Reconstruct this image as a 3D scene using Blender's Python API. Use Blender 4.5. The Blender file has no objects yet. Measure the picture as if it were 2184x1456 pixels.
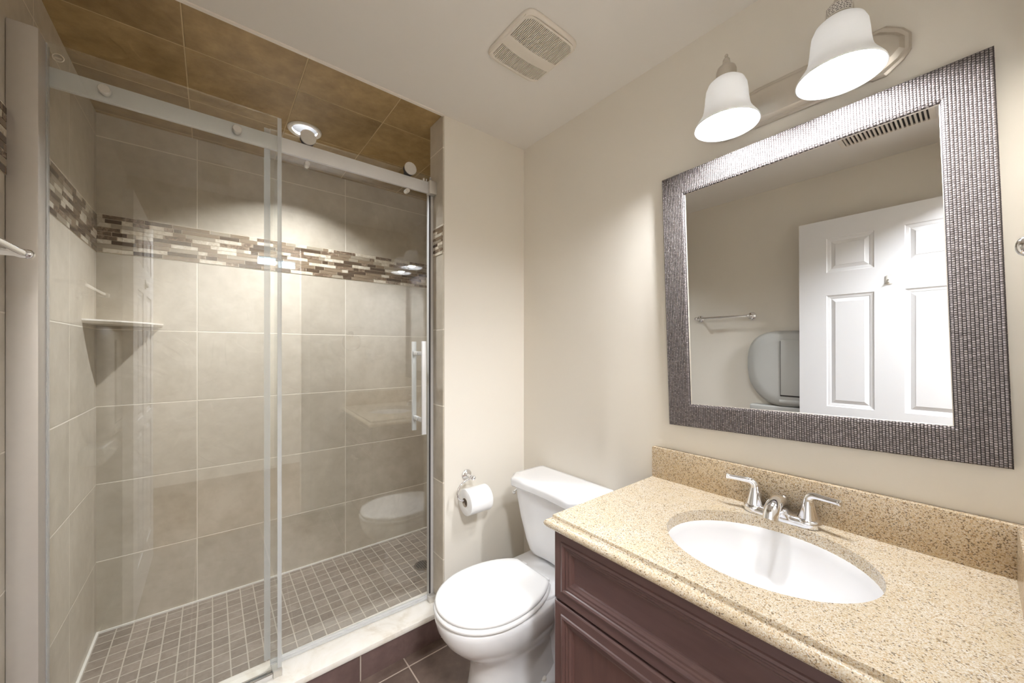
import bpy, bmesh, math, random
from mathutils import Vector, Matrix
PI = math.pi
sin, cos = math.sin, math.cos
sc = bpy.context.scene
C = sc.collection

# ---------------------------------------------------------------- camera
CAM = Vector((-1.2182, -1.4238, 1.22))
cd = bpy.data.cameras.new('camera')
cam = bpy.data.objects.new('camera', cd)
C.objects.link(cam)
cam.location = CAM
cam.rotation_euler = (PI/2, 0, -math.radians(38.74))
cd.sensor_width = 36.0
cd.lens = 798.0/2184*36.0
cd.shift_y = 18.0/2184
cd.clip_start = 0.02
sc.camera = cam

# ---------------------------------------------------------------- light and exposure
BULB = 300.0          # radiance of the two vanity bulbs
HALL_FILL = 130.0           # radiance of the hallway fill lamp, added to brighten the room
DAY = 7.0            # radiance of the daylight in the hallway window
SPOT = 2700.0         # radiance of the recessed shower light
sc.view_settings.view_transform = 'Standard'
sc.view_settings.look = 'None'
sc.view_settings.gamma = 1
sc.view_settings.use_curve_mapping = False
sc.view_settings.exposure = 1.0
w = bpy.data.worlds.new('world')
sc.world = w
w.use_nodes = True
w.node_tree.nodes['Background'].inputs[0].default_value = (0.75, 0.85, 1.0, 1)
w.node_tree.nodes['Background'].inputs[1].default_value = 0.3
cy = sc.cycles
cy.max_bounces = 14
cy.diffuse_bounces = 8
cy.glossy_bounces = 6
cy.transmission_bounces = 8
cy.transparent_max_bounces = 16
cy.sample_clamp_indirect = 6.0
cy.caustics_reflective = False
cy.caustics_refractive = False
cy.use_denoising = True

# ---------------------------------------------------------------- main measures
H = 2.22              # ceiling height
XL = -1.598           # left wall
YB = 0.90             # shower back wall
YN = -1.49            # near wall (behind the camera)
JX = -0.451           # shower opening jamb
JD = 0.12             # thickness of the jamb wall
ZS = 0.024            # shower floor
ZC = 0.12             # top of the curb
ZT = 0.78             # top of the counter


def s2l(c):
    return tuple(((v/255)/12.92 if v/255 <= .04045 else ((v/255+.055)/1.055)**2.4) for v in c)


# ---------------------------------------------------------------- node helpers
class NT:
    def __init__(self, name):
        self.m = bpy.data.materials.new(name)
        self.m.use_nodes = True
        self.t = self.m.node_tree
        self.b = self.t.nodes['Principled BSDF']
        self.out = self.t.nodes['Material Output']

    def n(self, typ, **kw):
        nd = self.t.nodes.new(typ)
        for k, v in kw.items():
            setattr(nd, k, v)
        return nd

    def l(self, a, b):
        self.t.links.new(a, b)

    def set(self, sock, v):
        if hasattr(v, 'is_output'):
            self.l(v, sock)
        else:
            sock.default_value = v

    def math(self, op, a, b=None, c=None):
        nd = self.n('ShaderNodeMath', operation=op)
        for i, v in enumerate((a, b, c)):
            if v is not None:
                self.set(nd.inputs[i], v)
        return nd.outputs[0]

    def mix(self, f, a, b, blend='MIX'):
        nd = self.n('ShaderNodeMix', data_type='RGBA', blend_type=blend)
        self.set(nd.inputs[0], f)
        self.set(nd.inputs[6], a if hasattr(a, 'is_output') else (*a[:3], 1))
        self.set(nd.inputs[7], b if hasattr(b, 'is_output') else (*b[:3], 1))
        return nd.outputs[2]

    def pos(self):
        return self.n('ShaderNodeNewGeometry').outputs['Position']

    def obj(self):
        return self.n('ShaderNodeTexCoord').outputs['Object']

    def xyz(self, v):
        s = self.n('ShaderNodeSeparateXYZ')
        self.l(v, s.inputs[0])
        return s.outputs

    def comb(self, x, y, z):
        s = self.n('ShaderNodeCombineXYZ')
        for i, v in enumerate((x, y, z)):
            self.set(s.inputs[i], v)
        return s.outputs[0]

    def noise(self, vec, scale, detail=4, rough=.55, dist=0):
        nd = self.n('ShaderNodeTexNoise')
        self.l(vec, nd.inputs['Vector'])
        nd.inputs['Scale'].default_value = scale
        nd.inputs['Detail'].default_value = detail
        nd.inputs['Roughness'].default_value = rough
        nd.inputs['Distortion'].default_value = dist
        return nd.outputs['Fac']

    def ramp(self, f, stops, interp='LINEAR'):
        nd = self.n('ShaderNodeValToRGB')
        nd.color_ramp.interpolation = interp
        e = nd.color_ramp.elements
        while len(e) < len(stops):
            e.new(.5)
        for i, (p, c) in enumerate(stops):
            e[i].position = p
            e[i].color = (*c[:3], 1) if hasattr(c, '__len__') else (c, c, c, 1)
        self.l(f, nd.inputs[0])
        return nd.outputs[0]

    def bump(self, h, strength=.2, dist=.002):
        nd = self.n('ShaderNodeBump')
        nd.inputs['Strength'].default_value = strength
        nd.inputs['Distance'].default_value = dist
        self.l(h, nd.inputs['Height'])
        self.l(nd.outputs[0], self.b.inputs['Normal'])
        return nd.outputs[0]

    def p(self, **kw):
        names = dict(col='Base Color', rough='Roughness', metal='Metallic', spec='Specular IOR Level', coat='Coat Weight', coatr='Coat Roughness', emi='Emission Color', es='Emission Strength', alpha='Alpha', ani='Anisotropic')
        for k, v in kw.items():
            if k in ('col', 'emi') and not hasattr(v, 'is_output'):
                v = (*v[:3], 1)
            self.set(self.b.inputs[names[k]], v)
        return self


def plain(name, col, rough=.5, metal=0.0, var=.06, scale=30, bump=0.0, **kw):
    """a one-colour material with a faint procedural variation"""
    t = NT(name)
    o = t.obj()
    f = t.noise(o, scale)
    lo = tuple(v*(1-var) for v in col)
    hi = tuple(min(1, v*(1+var)) for v in col)
    t.p(col=t.mix(f, lo, hi), rough=rough, metal=metal, **kw)
    if bump:
        t.bump(t.noise(o, scale*8), bump, .001)
    return t.m


def paint(name, col, rough):
    t = NT(name)
    P = t.pos()
    f = t.noise(P, 1.5)
    t.p(col=t.mix(f, tuple(v*.97 for v in col), tuple(min(1, v*1.03) for v in col)), rough=rough, spec=.4)
    t.bump(t.noise(P, 260, 2), .08, .0006)
    return t.m


def grid(t, u, u0, du, hw):
    """(mask that is 1 on the joint, index of the cell)"""
    q = t.math('DIVIDE', t.math('SUBTRACT', u, u0), du)
    idx = t.math('FLOOR', q)
    fr = t.math('SUBTRACT', q, idx)
    d = t.math('MINIMUM', fr, t.math('SUBTRACT', 1.0, fr))
    nd = t.n('ShaderNodeMapRange', interpolation_type='SMOOTHSTEP')
    t.l(d, nd.inputs[0])
    nd.inputs[1].default_value = hw*.7/du
    nd.inputs[2].default_value = hw*1.3/du
    nd.inputs[3].default_value = 1
    nd.inputs[4].default_value = 0
    return nd.outputs[0], idx


def tile_mat(name, axes, u0, du, v0, dv, hw, base, dark, grout, rough=.35, band=None, cellvar=.12, vein=2.2, bump=.5, seed=0.0):
    t = NT(name)
    P = t.pos()
    X = t.xyz(P)
    u, v = X[axes[0]], X[axes[1]]
    if band:                               # rows above the mosaic strip restart on top of it
        v = t.math('SUBTRACT', v, t.math('MULTIPLY', t.math('GREATER_THAN', v, band[0]), band[1]))
    mu, iu = grid(t, u, u0, du, hw)
    mv, iv = grid(t, v, v0, dv, hw)
    m = t.math('MAXIMUM', mu, mv)
    wn = t.n('ShaderNodeTexWhiteNoise')
    t.l(t.comb(iu, iv, seed), wn.inputs['Vector'])
    off = t.n('ShaderNodeVectorMath', operation='MULTIPLY_ADD')
    t.l(wn.outputs['Color'], off.inputs[0])
    off.inputs[1].default_value = (7, 7, 7)
    t.l(P, off.inputs[2])
    n1 = t.noise(off.outputs[0], vein, 7, .62, .6)
    n2 = t.noise(off.outputs[0], vein*9, 5, .6)
    f = t.math('ADD', t.math('MULTIPLY', n1, .62), t.math('MULTIPLY', n2, .38))
    col = t.mix(t.ramp(f, [(.36, 0.0), (.64, 1.0)]), dark, base)
    k = t.math('ADD', 1-cellvar/2, t.math('MULTIPLY', wn.outputs['Value'], cellvar))
    col = t.mix(1.0, col, t.comb(k, k, k), 'MULTIPLY')
    col = t.mix(m, col, grout)
    t.p(col=col, rough=t.math('ADD', rough, t.math('MULTIPLY', m, .4)))
    ridge = t.noise(off.outputs[0], vein*2.2, 3, .5, 1.2)
    ridge = t.ramp(ridge, [(.47, 0.0), (.53, 1.0)])
    h = t.math('SUBTRACT', t.math('ADD', t.math('MULTIPLY', f, .5), t.math('MULTIPLY', ridge, .25)), t.math('MULTIPLY', m, 1.2))
    t.bump(h, bump, .003)
    return t.m


M = {}
M['wall'] = paint('wall_paint', s2l((226, 220, 209)), .42)
M['ceil'] = paint('ceiling_paint', s2l((228, 224, 218)), .7)
TB, TD, GR = s2l((202, 193, 178)), s2l((178, 168, 151)), s2l((226, 218, 204))  # wall tile greyed: haze of the glass is put into the colour
M['tile_back'] = tile_mat('tile_back', (0, 2), -1.272, .665, 1.635, .327, .0022, TB, TD, GR, band=(1.72, .16))
M['tile_left'] = tile_mat('tile_left', (1, 2), .521, .331, 1.635, .327, .0022, TB, TD, GR, band=(1.72, .16), seed=3.0)
M['tile_jamb'] = tile_mat('tile_jamb', (1, 2), .40, .665, 1.635, .327, .0022, TB, TD, GR, band=(1.70, .12), seed=5.0)
M['tile_ceil'] = tile_mat('tile_ceiling', (0, 1), -.96, .329, .217, .33, .002, s2l((176, 150, 104)), s2l((130, 104, 62)), s2l((206, 184, 144)), seed=7.0, bump=.9)  # same tile as the walls; its unlit brown is put into the colour
M['tile_floor'] = tile_mat('floor_tile', (0, 1), -.626, .332, -.05, .332, .0025, s2l((120, 102, 92)), s2l((88, 72, 64)), s2l((182, 166, 152)), rough=.4, seed=9.0, vein=3)
M['tile_curb'] = tile_mat('curb_tile', (0, 2), -.791, .332, .6, 2.0, .0022, s2l((116, 95, 91)), s2l((88, 70, 66)), s2l((186, 172, 160)), rough=.4, seed=11.0, vein=3)
M['shower_floor'] = tile_mat('shower_floor_tile', (0, 1), -1.59, .0535, .01, .0535, .0022, s2l((158, 146, 134)), s2l((132, 120, 108)), s2l((192, 182, 168)), cellvar=.25, seed=13.0, vein=9, bump=.3)
M['caulk'] = plain('white_caulk', s2l((232, 228, 220)), .5)


def stone_mat():
    t = NT('curb_stone')
    P = t.pos()
    f = t.noise(P, 9, 7, .65, 1.0)
    t.p(col=t.ramp(f, [(.3, s2l((222, 212, 196))), (.5, s2l((240, 234, 224))), (.72, s2l((246, 242, 236)))]), rough=.28)
    return t.m


M['stone'] = stone_mat()


def granite(name, specks, tint):
    t = NT(name)
    P = t.pos()
    v1 = t.n('ShaderNodeTexVoronoi')
    v1.inputs['Scale'].default_value = 620
    t.l(P, v1.inputs['Vector'])
    c = t.xyz(v1.outputs['Color'])
    base = t.ramp(c[0], [(0.0, s2l((190, 164, 128))), (.15, s2l((216, 196, 164))), (.4, s2l((226, 212, 188))), (.65, s2l((234, 226, 212))), (.9, s2l((208, 192, 168)))], 'CONSTANT')
    big = t.noise(P, 13, 4, .6)
    base = t.mix(t.ramp(big, [(.35, 0.0), (.72, .5)]), base, s2l((214, 192, 154)))
    v2 = t.n('ShaderNodeTexVoronoi')
    v2.inputs['Scale'].default_value = 460
    t.l(P, v2.inputs['Vector'])
    c2 = t.xyz(v2.outputs['Color'])
    n = t.noise(P, 90, 3, .6)
    sp = t.math('GREATER_THAN', t.math('ADD', c2[1], t.math('MULTIPLY', n, .6)), specks)
    col = t.mix(t.math('MULTIPLY', sp, .8), base, t.ramp(c2[2], [(0, s2l((104, 86, 66))), (.6, s2l((140, 116, 88))), (1, s2l((84, 70, 56)))]))
    sp2 = t.math('GREATER_THAN', c2[0], .95)
    col = t.mix(t.math('MULTIPLY', sp2, .4), col, s2l((200, 156, 100)))
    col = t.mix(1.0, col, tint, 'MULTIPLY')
    t.p(col=col, rough=.22, spec=.5)
    t.bump(c[0], .03, .0004)
    return t.m


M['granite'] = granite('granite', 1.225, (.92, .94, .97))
M['splash'] = granite('granite_splash', 1.13, (.80, .77, .73))  # same granite tinted darker; the counter's glancing light is put into the colours


def wood(name, vec_scale, a, b):
    t = NT(name)
    o = t.pos()
    mp = t.n('ShaderNodeMapping')
    mp.inputs['Scale'].default_value = vec_scale
    t.l(o, mp.inputs[0])
    f = t.noise(mp.outputs[0], 14, 6, .6, .8)
    g = t.noise(mp.outputs[0], 110, 3, .5)
    f2 = t.math('ADD', t.math('MULTIPLY', f, .75), t.math('MULTIPLY', g, .25))
    t.p(col=t.mix(t.ramp(f2, [(.3, 0.0), (.7, 1.0)]), a, b), rough=.34, spec=.5, coat=.15, coatr=.3)
    t.bump(g, .06, .0005)
    return t.m


M['wood_h'] = wood('espresso_wood_rail', (1, .12, 1), s2l((80, 59, 59)), s2l((104, 80, 77)))
M['wood_v'] = wood('espresso_wood_stile', (1, 1, .1), s2l((80, 58, 57)), s2l((110, 80, 74)))
M['nickel'] = plain('brushed_nickel', s2l((208, 204, 197)), .34, .55, .05, 120)
M['rail'] = plain('satin_aluminium', s2l((214, 213, 212)), .42, .25, .03, 90)
M['profile'] = plain('brushed_profile', s2l((200, 194, 187)), .42, .5, .03, 60)
M['chrome'] = plain('chrome', (.86, .86, .88), .06, 1.0, .01)
M['fixture'] = plain('satin_nickel_fixture', s2l((208, 201, 190)), .32, .7, .03, 60)
M['porcelain'] = plain('white_porcelain', (.83, .83, .84), .1, 0, .01, 5, coat=.4, coatr=.03)
M['seat'] = plain('white_seat_plastic', (.84, .835, .83), .22, 0, .01, 5)
M['plastic'] = plain('white_plastic', s2l((226, 222, 214)), .4, 0, .02)
M['vent'] = plain('vent_plastic', s2l((226, 218, 206)), .5, 0, .02)
M['dark'] = plain('dark_void', (.03, .027, .024), .8)
M['door'] = plain('door_paint', s2l((232, 232, 234)), .4, 0, .01, 8)
M['grey'] = plain('grey_plastic', s2l((182, 182, 178)), .5, 0, .02, 20)
M['trim'] = plain('trim_paint', s2l((236, 230, 220)), .4, 0, .01)
M['paper'] = plain('tissue_paper', (.86, .855, .85), .95, 0, .03, 60, bump=.2)
M['core'] = plain('cardboard_core', s2l((170, 156, 140)), .9)
M['rubber'] = plain('dark_gasket', (.05, .045, .045), .6)
M['print'] = plain('dark_print', s2l((70, 64, 60)), .7)
M['sticker'] = plain('paper_sticker', s2l((226, 222, 214)), .6, 0, .02)
M['etch'] = plain('etched_mark', s2l((206, 196, 180)), .8)
M['hall_floor'] = plain('hall_floor', s2l((120, 96, 74)), .5, 0, .1)
M['baffle'] = plain('black_baffle', (.0012, .0012, .0012), 1.0, spec=0.0)


def glass_mat():
    t = NT('clear_glass')
    t.t.nodes.remove(t.b)
    tr = t.n('ShaderNodeBsdfTransparent')
    tr.inputs[0].default_value = (.975, .985, .98, 1)
    gl = t.n('ShaderNodeBsdfGlossy')
    gl.inputs['Roughness'].default_value = .0
    gl.inputs['Color'].default_value = (1, 1, 1, 1)
    g = t.n('ShaderNodeNewGeometry')
    dt = t.n('ShaderNodeVectorMath', operation='DOT_PRODUCT')
    t.l(g.outputs['Normal'], dt.inputs[0])
    t.l(g.outputs['Incoming'], dt.inputs[1])
    c = t.math('SUBTRACT', 1.0, t.math('ABSOLUTE', dt.outputs['Value']))
    k = t.math('ADD', .072, t.math('MULTIPLY', t.math('POWER', c, 5.0), .928))   # the same from both sides of the pane
    nz = t.noise(t.obj(), 3, 2)
    k = t.math('MULTIPLY', k, t.math('ADD', .97, t.math('MULTIPLY', nz, .06)))
    mx = t.n('ShaderNodeMixShader')
    t.l(k, mx.inputs[0])
    t.l(tr.outputs[0], mx.inputs[1])
    t.l(gl.outputs[0], mx.inputs[2])
    t.l(mx.outputs[0], t.out.inputs[0])
    return t.m


M['glass'] = glass_mat()


def edge_mat(name='glass_edge', k=.6):
    t = NT(name)
    f = t.noise(t.obj(), 20)
    t.p(col=t.mix(f, s2l((206, 208, 210)), s2l((222, 224, 224))), rough=.15)
    tr = t.n('ShaderNodeBsdfTransparent')
    mx = t.n('ShaderNodeMixShader')
    mx.inputs[0].default_value = k
    t.l(tr.outputs[0], mx.inputs[1])
    t.l(t.b.outputs[0], mx.inputs[2])
    t.l(mx.outputs[0], t.out.inputs[0])
    return t.m


M['glass_edge'] = edge_mat()
M['seal'] = edge_mat('clear_vinyl_seal', .42)


def mirror_mat():
    t = NT('mirror_silver')
    f = t.noise(t.obj(), 4)
    t.p(col=t.mix(f, (.80, .81, .82), (.82, .83, .83)), metal=1.0, rough=.0)
    return t.m


M['mirror'] = mirror_mat()


def weave_mat():
    t = NT('woven_metal')
    o = t.obj()
    X = t.xyz(o)
    br = t.n('ShaderNodeTexBrick')
    t.l(t.comb(X[2], X[1], 0.0), br.inputs['Vector'])   # bricks run up the columns
    br.offset = .5
    br.inputs['Scale'].default_value = 1.0
    br.inputs['Brick Width'].default_value = .0048
    br.inputs['Row Height'].default_value = .0054
    br.inputs['Mortar Size'].default_value = .0009
    br.inputs['Mortar Smooth'].default_value = .6
    br.inputs['Color1'].default_value = (0, 0, 0, 1)
    br.inputs['Color2'].default_value = (1, 1, 1, 1)
    br.inputs['Mortar'].default_value = (.5, .5, .5, 1)
    rnd = t.xyz(br.outputs['Color'])[0]
    nz = t.noise(o, 160, 3)
    # each block is a little pillow: rounded across the row
    ph = t.math('ABSOLUTE', t.math('SINE', t.math('MULTIPLY', X[1], PI/.0054)))
    ph2 = t.math('ABSOLUTE', t.math('SINE', t.math('MULTIPLY', X[2], PI/.0048)))
    h = t.math('ADD', t.math('MULTIPLY', ph, .45), t.math('MULTIPLY', ph2, .25))
    h = t.math('ADD', h, t.math('MULTIPLY', rnd, .5))
    h = t.math('ADD', h, t.math('MULTIPLY', nz, .6))
    h = t.math('SUBTRACT', h, t.math('MULTIPLY', br.outputs['Fac'], .9))
    col = t.mix(t.math('ADD', t.math('MULTIPLY', rnd, .6), t.math('MULTIPLY', nz, .4)), s2l((108, 100, 98)), s2l((156, 147, 144)))
    col = t.mix(br.outputs['Fac'], col, s2l((50, 44, 43)))
    t.p(col=col, metal=.6, rough=t.math('SUBTRACT', .66, t.math('MULTIPLY', rnd, .22)))
    t.bump(h, .9, .0026)
    return t.m


M['weave'] = weave_mat()


def shade_mat():
    t = NT('frosted_shade')
    f = t.noise(t.obj(), 18, 4)
    t.t.nodes.remove(t.b)
    df = t.n('ShaderNodeBsdfDiffuse')
    t.l(t.mix(f, (.86, .86, .85), (.9, .9, .9)), df.inputs[0])
    tl = t.n('ShaderNodeBsdfTranslucent')
    t.l(t.mix(f, (.80, .80, .79), (.95, .95, .95)), tl.inputs[0])
    mx = t.n('ShaderNodeMixShader')
    mx.inputs[0].default_value = SHADE_T
    t.l(df.outputs[0], mx.inputs[1])
    t.l(tl.outputs[0], mx.inputs[2])
    t.l(mx.outputs[0], t.out.inputs[0])
    return t.m


SHADE_T = .05
M['shade'] = shade_mat()


def emit_mat(name, col, strength):
    t = NT(name)
    f = t.noise(t.obj(), 2)
    t.p(col=(.0, .0, .0), emi=t.mix(f, tuple(c*.98 for c in col), col), es=strength)
    return t.m


M['bulb'] = emit_mat('lit_bulb', (.93, .955, 1.0), BULB)
M['fill_lamp'] = emit_mat('lit_fill_lamp', (.93, .96, 1.0), HALL_FILL)
M['spot'] = emit_mat('lit_downlight', (.95, .965, 1.0), SPOT)
M['day'] = emit_mat('daylight_pane', (.55, .8, 1.0), DAY)

# ---------------------------------------------------------------- mesh helpers


def bm_new():
    return bmesh.new()


def box(bm, x0, x1, y0, y1, z0, z1, bev=0, seg=2):
    r = bmesh.ops.create_cube(bm, size=1)
    vs = r['verts']
    for v in vs:
        v.co = Vector((x0+(v.co.x+.5)*(x1-x0), y0+(v.co.y+.5)*(y1-y0), z0+(v.co.z+.5)*(z1-z0)))
    if bev:
        es = list({e for v in vs for e in v.link_edges})
        bmesh.ops.bevel(bm, geom=es, offset=bev, segments=seg, affect='EDGES', profile=.5)


def loft(bm, rings, close=True, cap0=True, cap1=True, mi=None):
    """rings: lists of points of equal length"""
    rv = [[bm.verts.new(p) for p in r] for r in rings]
    n = len(rv[0])
    for a, b in zip(rv, rv[1:]):
        for i in range(n if close else n-1):
            j = (i+1) % n
            bm.faces.new((a[i], a[j], b[j], b[i]))
    if cap0:
        bm.faces.new(rv[0][::-1])
    if cap1:
        bm.faces.new(rv[-1])
    return rv


def lathe(bm, prof, c=(0, 0, 0), axis='z', n=32, cap0=True, cap1=True):
    """prof: (radius, distance along the axis)"""
    rings = []
    for r, h in prof:
        ring = []
        for i in range(n):
            a = 2*PI*i/n
            if axis == 'z':
                p = (c[0]+r*cos(a), c[1]+r*sin(a), c[2]+h)
            elif axis == 'y':
                p = (c[0]+r*sin(a), c[1]+h, c[2]+r*cos(a))
            else:
                p = (c[0]+h, c[1]+r*cos(a), c[2]+r*sin(a))
            ring.append(p)
        rings.append(ring)
    loft(bm, rings, True, cap0 and prof[0][0] > 1e-6, cap1 and prof[-1][0] > 1e-6)
    bmesh.ops.remove_doubles(bm, verts=bm.verts, dist=1e-6)


def tube(bm, pts, rad, n=12, cap=True):
    """pts: points; rad: one radius or a list"""
    pts = [Vector(p) for p in pts]
    if not hasattr(rad, '__len__'):
        rad = [rad]*len(pts)
    tan = []
    for i in range(len(pts)):
        a = pts[max(0, i-1)]
        b = pts[min(len(pts)-1, i+1)]
        tan.append((b-a).normalized())
    up = Vector((0, 0, 1)) if abs(tan[0].z) < .9 else Vector((1, 0, 0))
    u = tan[0].cross(up).normalized()
    rings = []
    for p, t_, r in zip(pts, tan, rad):
        u = (u-t_*u.dot(t_)).normalized()
        v = t_.cross(u)
        rings.append([p+(u*cos(2*PI*i/n)+v*sin(2*PI*i/n))*r for i in range(n)])
    loft(bm, rings, True, cap, cap)


def spline(pts, n=8):
    """Catmull-Rom through the points"""
    P = [Vector(p) for p in pts]
    P = [P[0]*2-P[1]]+P+[P[-1]*2-P[-2]]
    out = []
    for i in range(1, len(P)-2):
        for k in range(n):
            t = k/n
            a, b, c, d = P[i-1], P[i], P[i+1], P[i+2]
            out.append(.5*((2*b)+(c-a)*t+(2*a-5*b+4*c-d)*t*t+(3*b-a-3*c+d)*t**3))
    out.append(P[-2])
    return out


ORG = {}
ROT = {}


def finish(o, smooth):
    me = o.data
    if smooth:
        for p in me.polygons:
            p.use_smooth = True
        if smooth != 'all':
            me.set_sharp_from_angle(angle=math.radians(smooth if smooth is not True else 35))


def ob(name, bm, mat, parent=None, origin=None, smooth=35, label=None, local=False):
    """links one mesh object; geometry is given in world space (or in the parent's own space when local)"""
    bmesh.ops.recalc_face_normals(bm, faces=bm.faces)
    if not local:
        if parent is not None:
            org = ORG[parent.name]
        elif origin is not None:
            org = Vector(origin)
        else:
            xs = [v.co for v in bm.verts]
            lo = Vector([min(c[i] for c in xs) for i in range(3)])
            hi = Vector([max(c[i] for c in xs) for i in range(3)])
            org = Vector(((lo.x+hi.x)/2, (lo.y+hi.y)/2, lo.z))
        bmesh.ops.translate(bm, verts=bm.verts, vec=-org)
    else:
        org = ORG[parent.name]
    me = bpy.data.meshes.new(name)
    bm.to_mesh(me)
    bm.free()
    for m in (mat if isinstance(mat, (list, tuple)) else [mat]):
        me.materials.append(m)
    o = bpy.data.objects.new(name, me)
    C.objects.link(o)
    if parent is not None:
        o.parent = parent
    else:
        o.location = org
    ORG[o.name] = org
    finish(o, smooth)
    if label:
        o['label'] = label
    return o


def tag(o, label, cat, group=None):
    o['label'] = label
    o['category'] = cat
    if group:
        o['group'] = group
    return o


def thing(name, loc, label, cat, group=None):
    o = bpy.data.objects.new(name, None)
    C.objects.link(o)
    o.location = loc
    o.empty_display_size = .05
    ORG[o.name] = Vector(loc)
    return tag(o, label, cat, group)


def struct(name, bm, mat, label, cat, smooth=35, parent=None):
    o = ob(name, bm, mat, parent, smooth=smooth)
    o['kind'] = 'structure'
    if parent is None:
        o['label'] = label
        o['category'] = cat
    return o


def simple(name, args, mat, label, cat, bev=0):
    bm = bm_new()
    box(bm, *args, bev=bev)
    return struct(name, bm, mat, label, cat)


def nested(bm, rects):
    """rects: list of four-point loops, joined one inside the other and closed"""
    rv = [[bm.verts.new(p) for p in r] for r in rects]
    for a, b in zip(rv, rv[1:]):
        for i in range(4):
            j = (i+1) % 4
            bm.faces.new((a[i], a[j], b[j], b[i]))
    bm.faces.new(rv[-1])
    return rv


# ================================================================ THE SETTING
T = .08
simple('floor', (XL-T, T, YN-T, 0.0, -.05, 0), M['tile_floor'], 'dark brown tiled bathroom floor with pale joints', 'floor')
simple('ceiling', (XL-T, T, YN-T, 0.0, H, H+.05), M['ceil'], 'flat painted off-white ceiling', 'ceiling')
simple('wall_right', (0, T, YN-T, JD, 0, H), M['wall'], 'cream wall behind toilet, vanity and mirror', 'wall')
simple('wall_back', (JX+.006, 0, 0, JD-.006, 0, H), M['wall'], 'narrow cream wall carrying the toilet paper holder', 'wall')
simple('wall_left', (XL-T, XL, YN-T, -.03, 0, H), M['wall'], 'cream wall behind the open door and towel bar', 'wall')
# near wall with the doorway
DX0, DX1, DZ = -1.505, -.80, 1.98
bm = bm_new()
box(bm, DX1, 0, YN-T, YN, 0, H)
box(bm, XL, DX0, YN-T, YN, 0, H)
box(bm, DX0, DX1, YN-T, YN, DZ, H)
struct('wall_near', bm, M['wall'], 'cream wall with the doorway behind the camera', 'wall')
bm = bm_new()
for a in ((DX1, DX1+.055, YN-.0, YN+.014, 0, DZ+.055), (DX0-.055, DX0, YN, YN+.014, 0, DZ+.055), (DX0, DX1, YN, YN+.014, DZ, DZ+.055)):
    box(bm, *a, bev=.004)
struct('trim_1', bm, M['trim'], 'white casing around the doorway', 'trim')
# shower shell
simple('wall_shower_back', (XL-T, T, YB, YB+T, -.02, H), M['tile_back'], 'tan tiled back wall of the shower with mosaic strip', 'wall')
simple('wall_shower_left', (XL-T, XL, -.03, YB, -.02, H), M['tile_left'], 'tan tiled left wall of the shower', 'wall')
bm = bm_new()
box(bm, 0, T, JD, YB, -.02, H)
struct('wall_shower_right', bm, M['tile_left'], 'tan tiled right wall of the shower behind the toilet wall', 'wall')
bm = bm_new()
box(bm, JX, JX+.006, 0.002, JD, ZC, H)
box(bm, JX+.006, 0, JD-.006, JD, -.02, H)
struct('wall_shower_jamb', bm, M['tile_jamb'], 'tan tiled edge of the shower opening beside the cream wall', 'wall')
LX, LY = -.888, .495        # recessed light
bm = bm_new()
NC = 48
outer = []
for k in range(NC):
    dx, dy = cos(2*PI*k/NC), sin(2*PI*k/NC)
    q = min(v for v in ((XL-T-LX)/dx if dx else 9, (T-LX)/dx if dx else 9, (0-LY)/dy if dy else 9, (YB+T-LY)/dy if dy else 9) if v > 0)
    outer.append((LX+q*dx, LY+q*dy))
for cxy in ((XL-T, 0.0), (T, 0.0), (T, YB+T), (XL-T, YB+T)):
    k = min(range(NC), key=lambda q: (outer[q][0]-cxy[0])**2+(outer[q][1]-cxy[1])**2)
    outer[k] = cxy
hole = [(LX+.053*cos(2*PI*k/NC), LY+.053*sin(2*PI*k/NC)) for k in range(NC)]
loft(bm, [[(x, y, z) for x, y in lp] for lp, z in ((hole, H), (outer, H), (outer, H+.02), (hole, H+.02), (hole, H))], True, False, False)
bmesh.ops.remove_doubles(bm, verts=bm.verts, dist=1e-6)
struct('ceiling_shower', bm, M['tile_ceil'], 'brown tiled ceiling of the shower', 'ceiling', smooth=0)
simple('floor_shower', (XL, 0, .145, YB, -.03, ZS), M['shower_floor'], 'small square grey-brown tiles on the shower floor', 'floor')
bm = bm_new()
box(bm, XL, JX, 0.0, .145, -.02, ZC-.022)
struct('trim_2', bm, M['tile_curb'], 'dark brown tile facing of the shower curb', 'trim')
bm = bm_new()
box(bm, XL, JX, -.006, .152, ZC-.022, ZC, bev=.003)
struct('trim_3', bm, M['stone'], 'white stone top of the shower curb', 'trim')
bm = bm_new()
box(bm, XL, JX+.004, -.005, .007, H-.005, H-.0002)
struct('trim_4', bm, M['trim'], 'thin white edge strip between ceiling and shower tiles', 'trim')
# pale joints along the shower floor
bm = bm_new()
box(bm, XL, 0, YB-.007, YB-.0005, ZS, ZS+.007)
box(bm, XL+.0005, XL+.009, .152, YB, ZS, ZS+.008)
struct('trim_5', bm, M['caulk'], 'white caulk line around the shower floor', 'trim')

# mosaic strips
MOS = [plain('mosaic_dark', s2l((84, 68, 54)), .12, 0, .15, 90), plain('mosaic_taupe', s2l((134, 116, 96)), .15, 0, .1, 90), plain('mosaic_grey', s2l((160, 148, 130)), .2, 0, .1, 60), None, None]


def marble(name, a, b, c):
    t = NT(name)
    f = t.noise(t.pos(), 45, 6, .65, 1.5)
    t.p(col=t.ramp(f, [(.3, a), (.5, b), (.68, c)]), rough=.25)
    return t.m


MOS[3] = marble('mosaic_marble', s2l((176, 160, 136)), s2l((208, 198, 180)), s2l((224, 216, 202)))
MOS[4] = marble('mosaic_emperador', s2l((78, 60, 48)), s2l((120, 100, 82)), s2l((176, 158, 136)))
MOS.append(plain('mosaic_grout', s2l((196, 184, 164)), .8))


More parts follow.
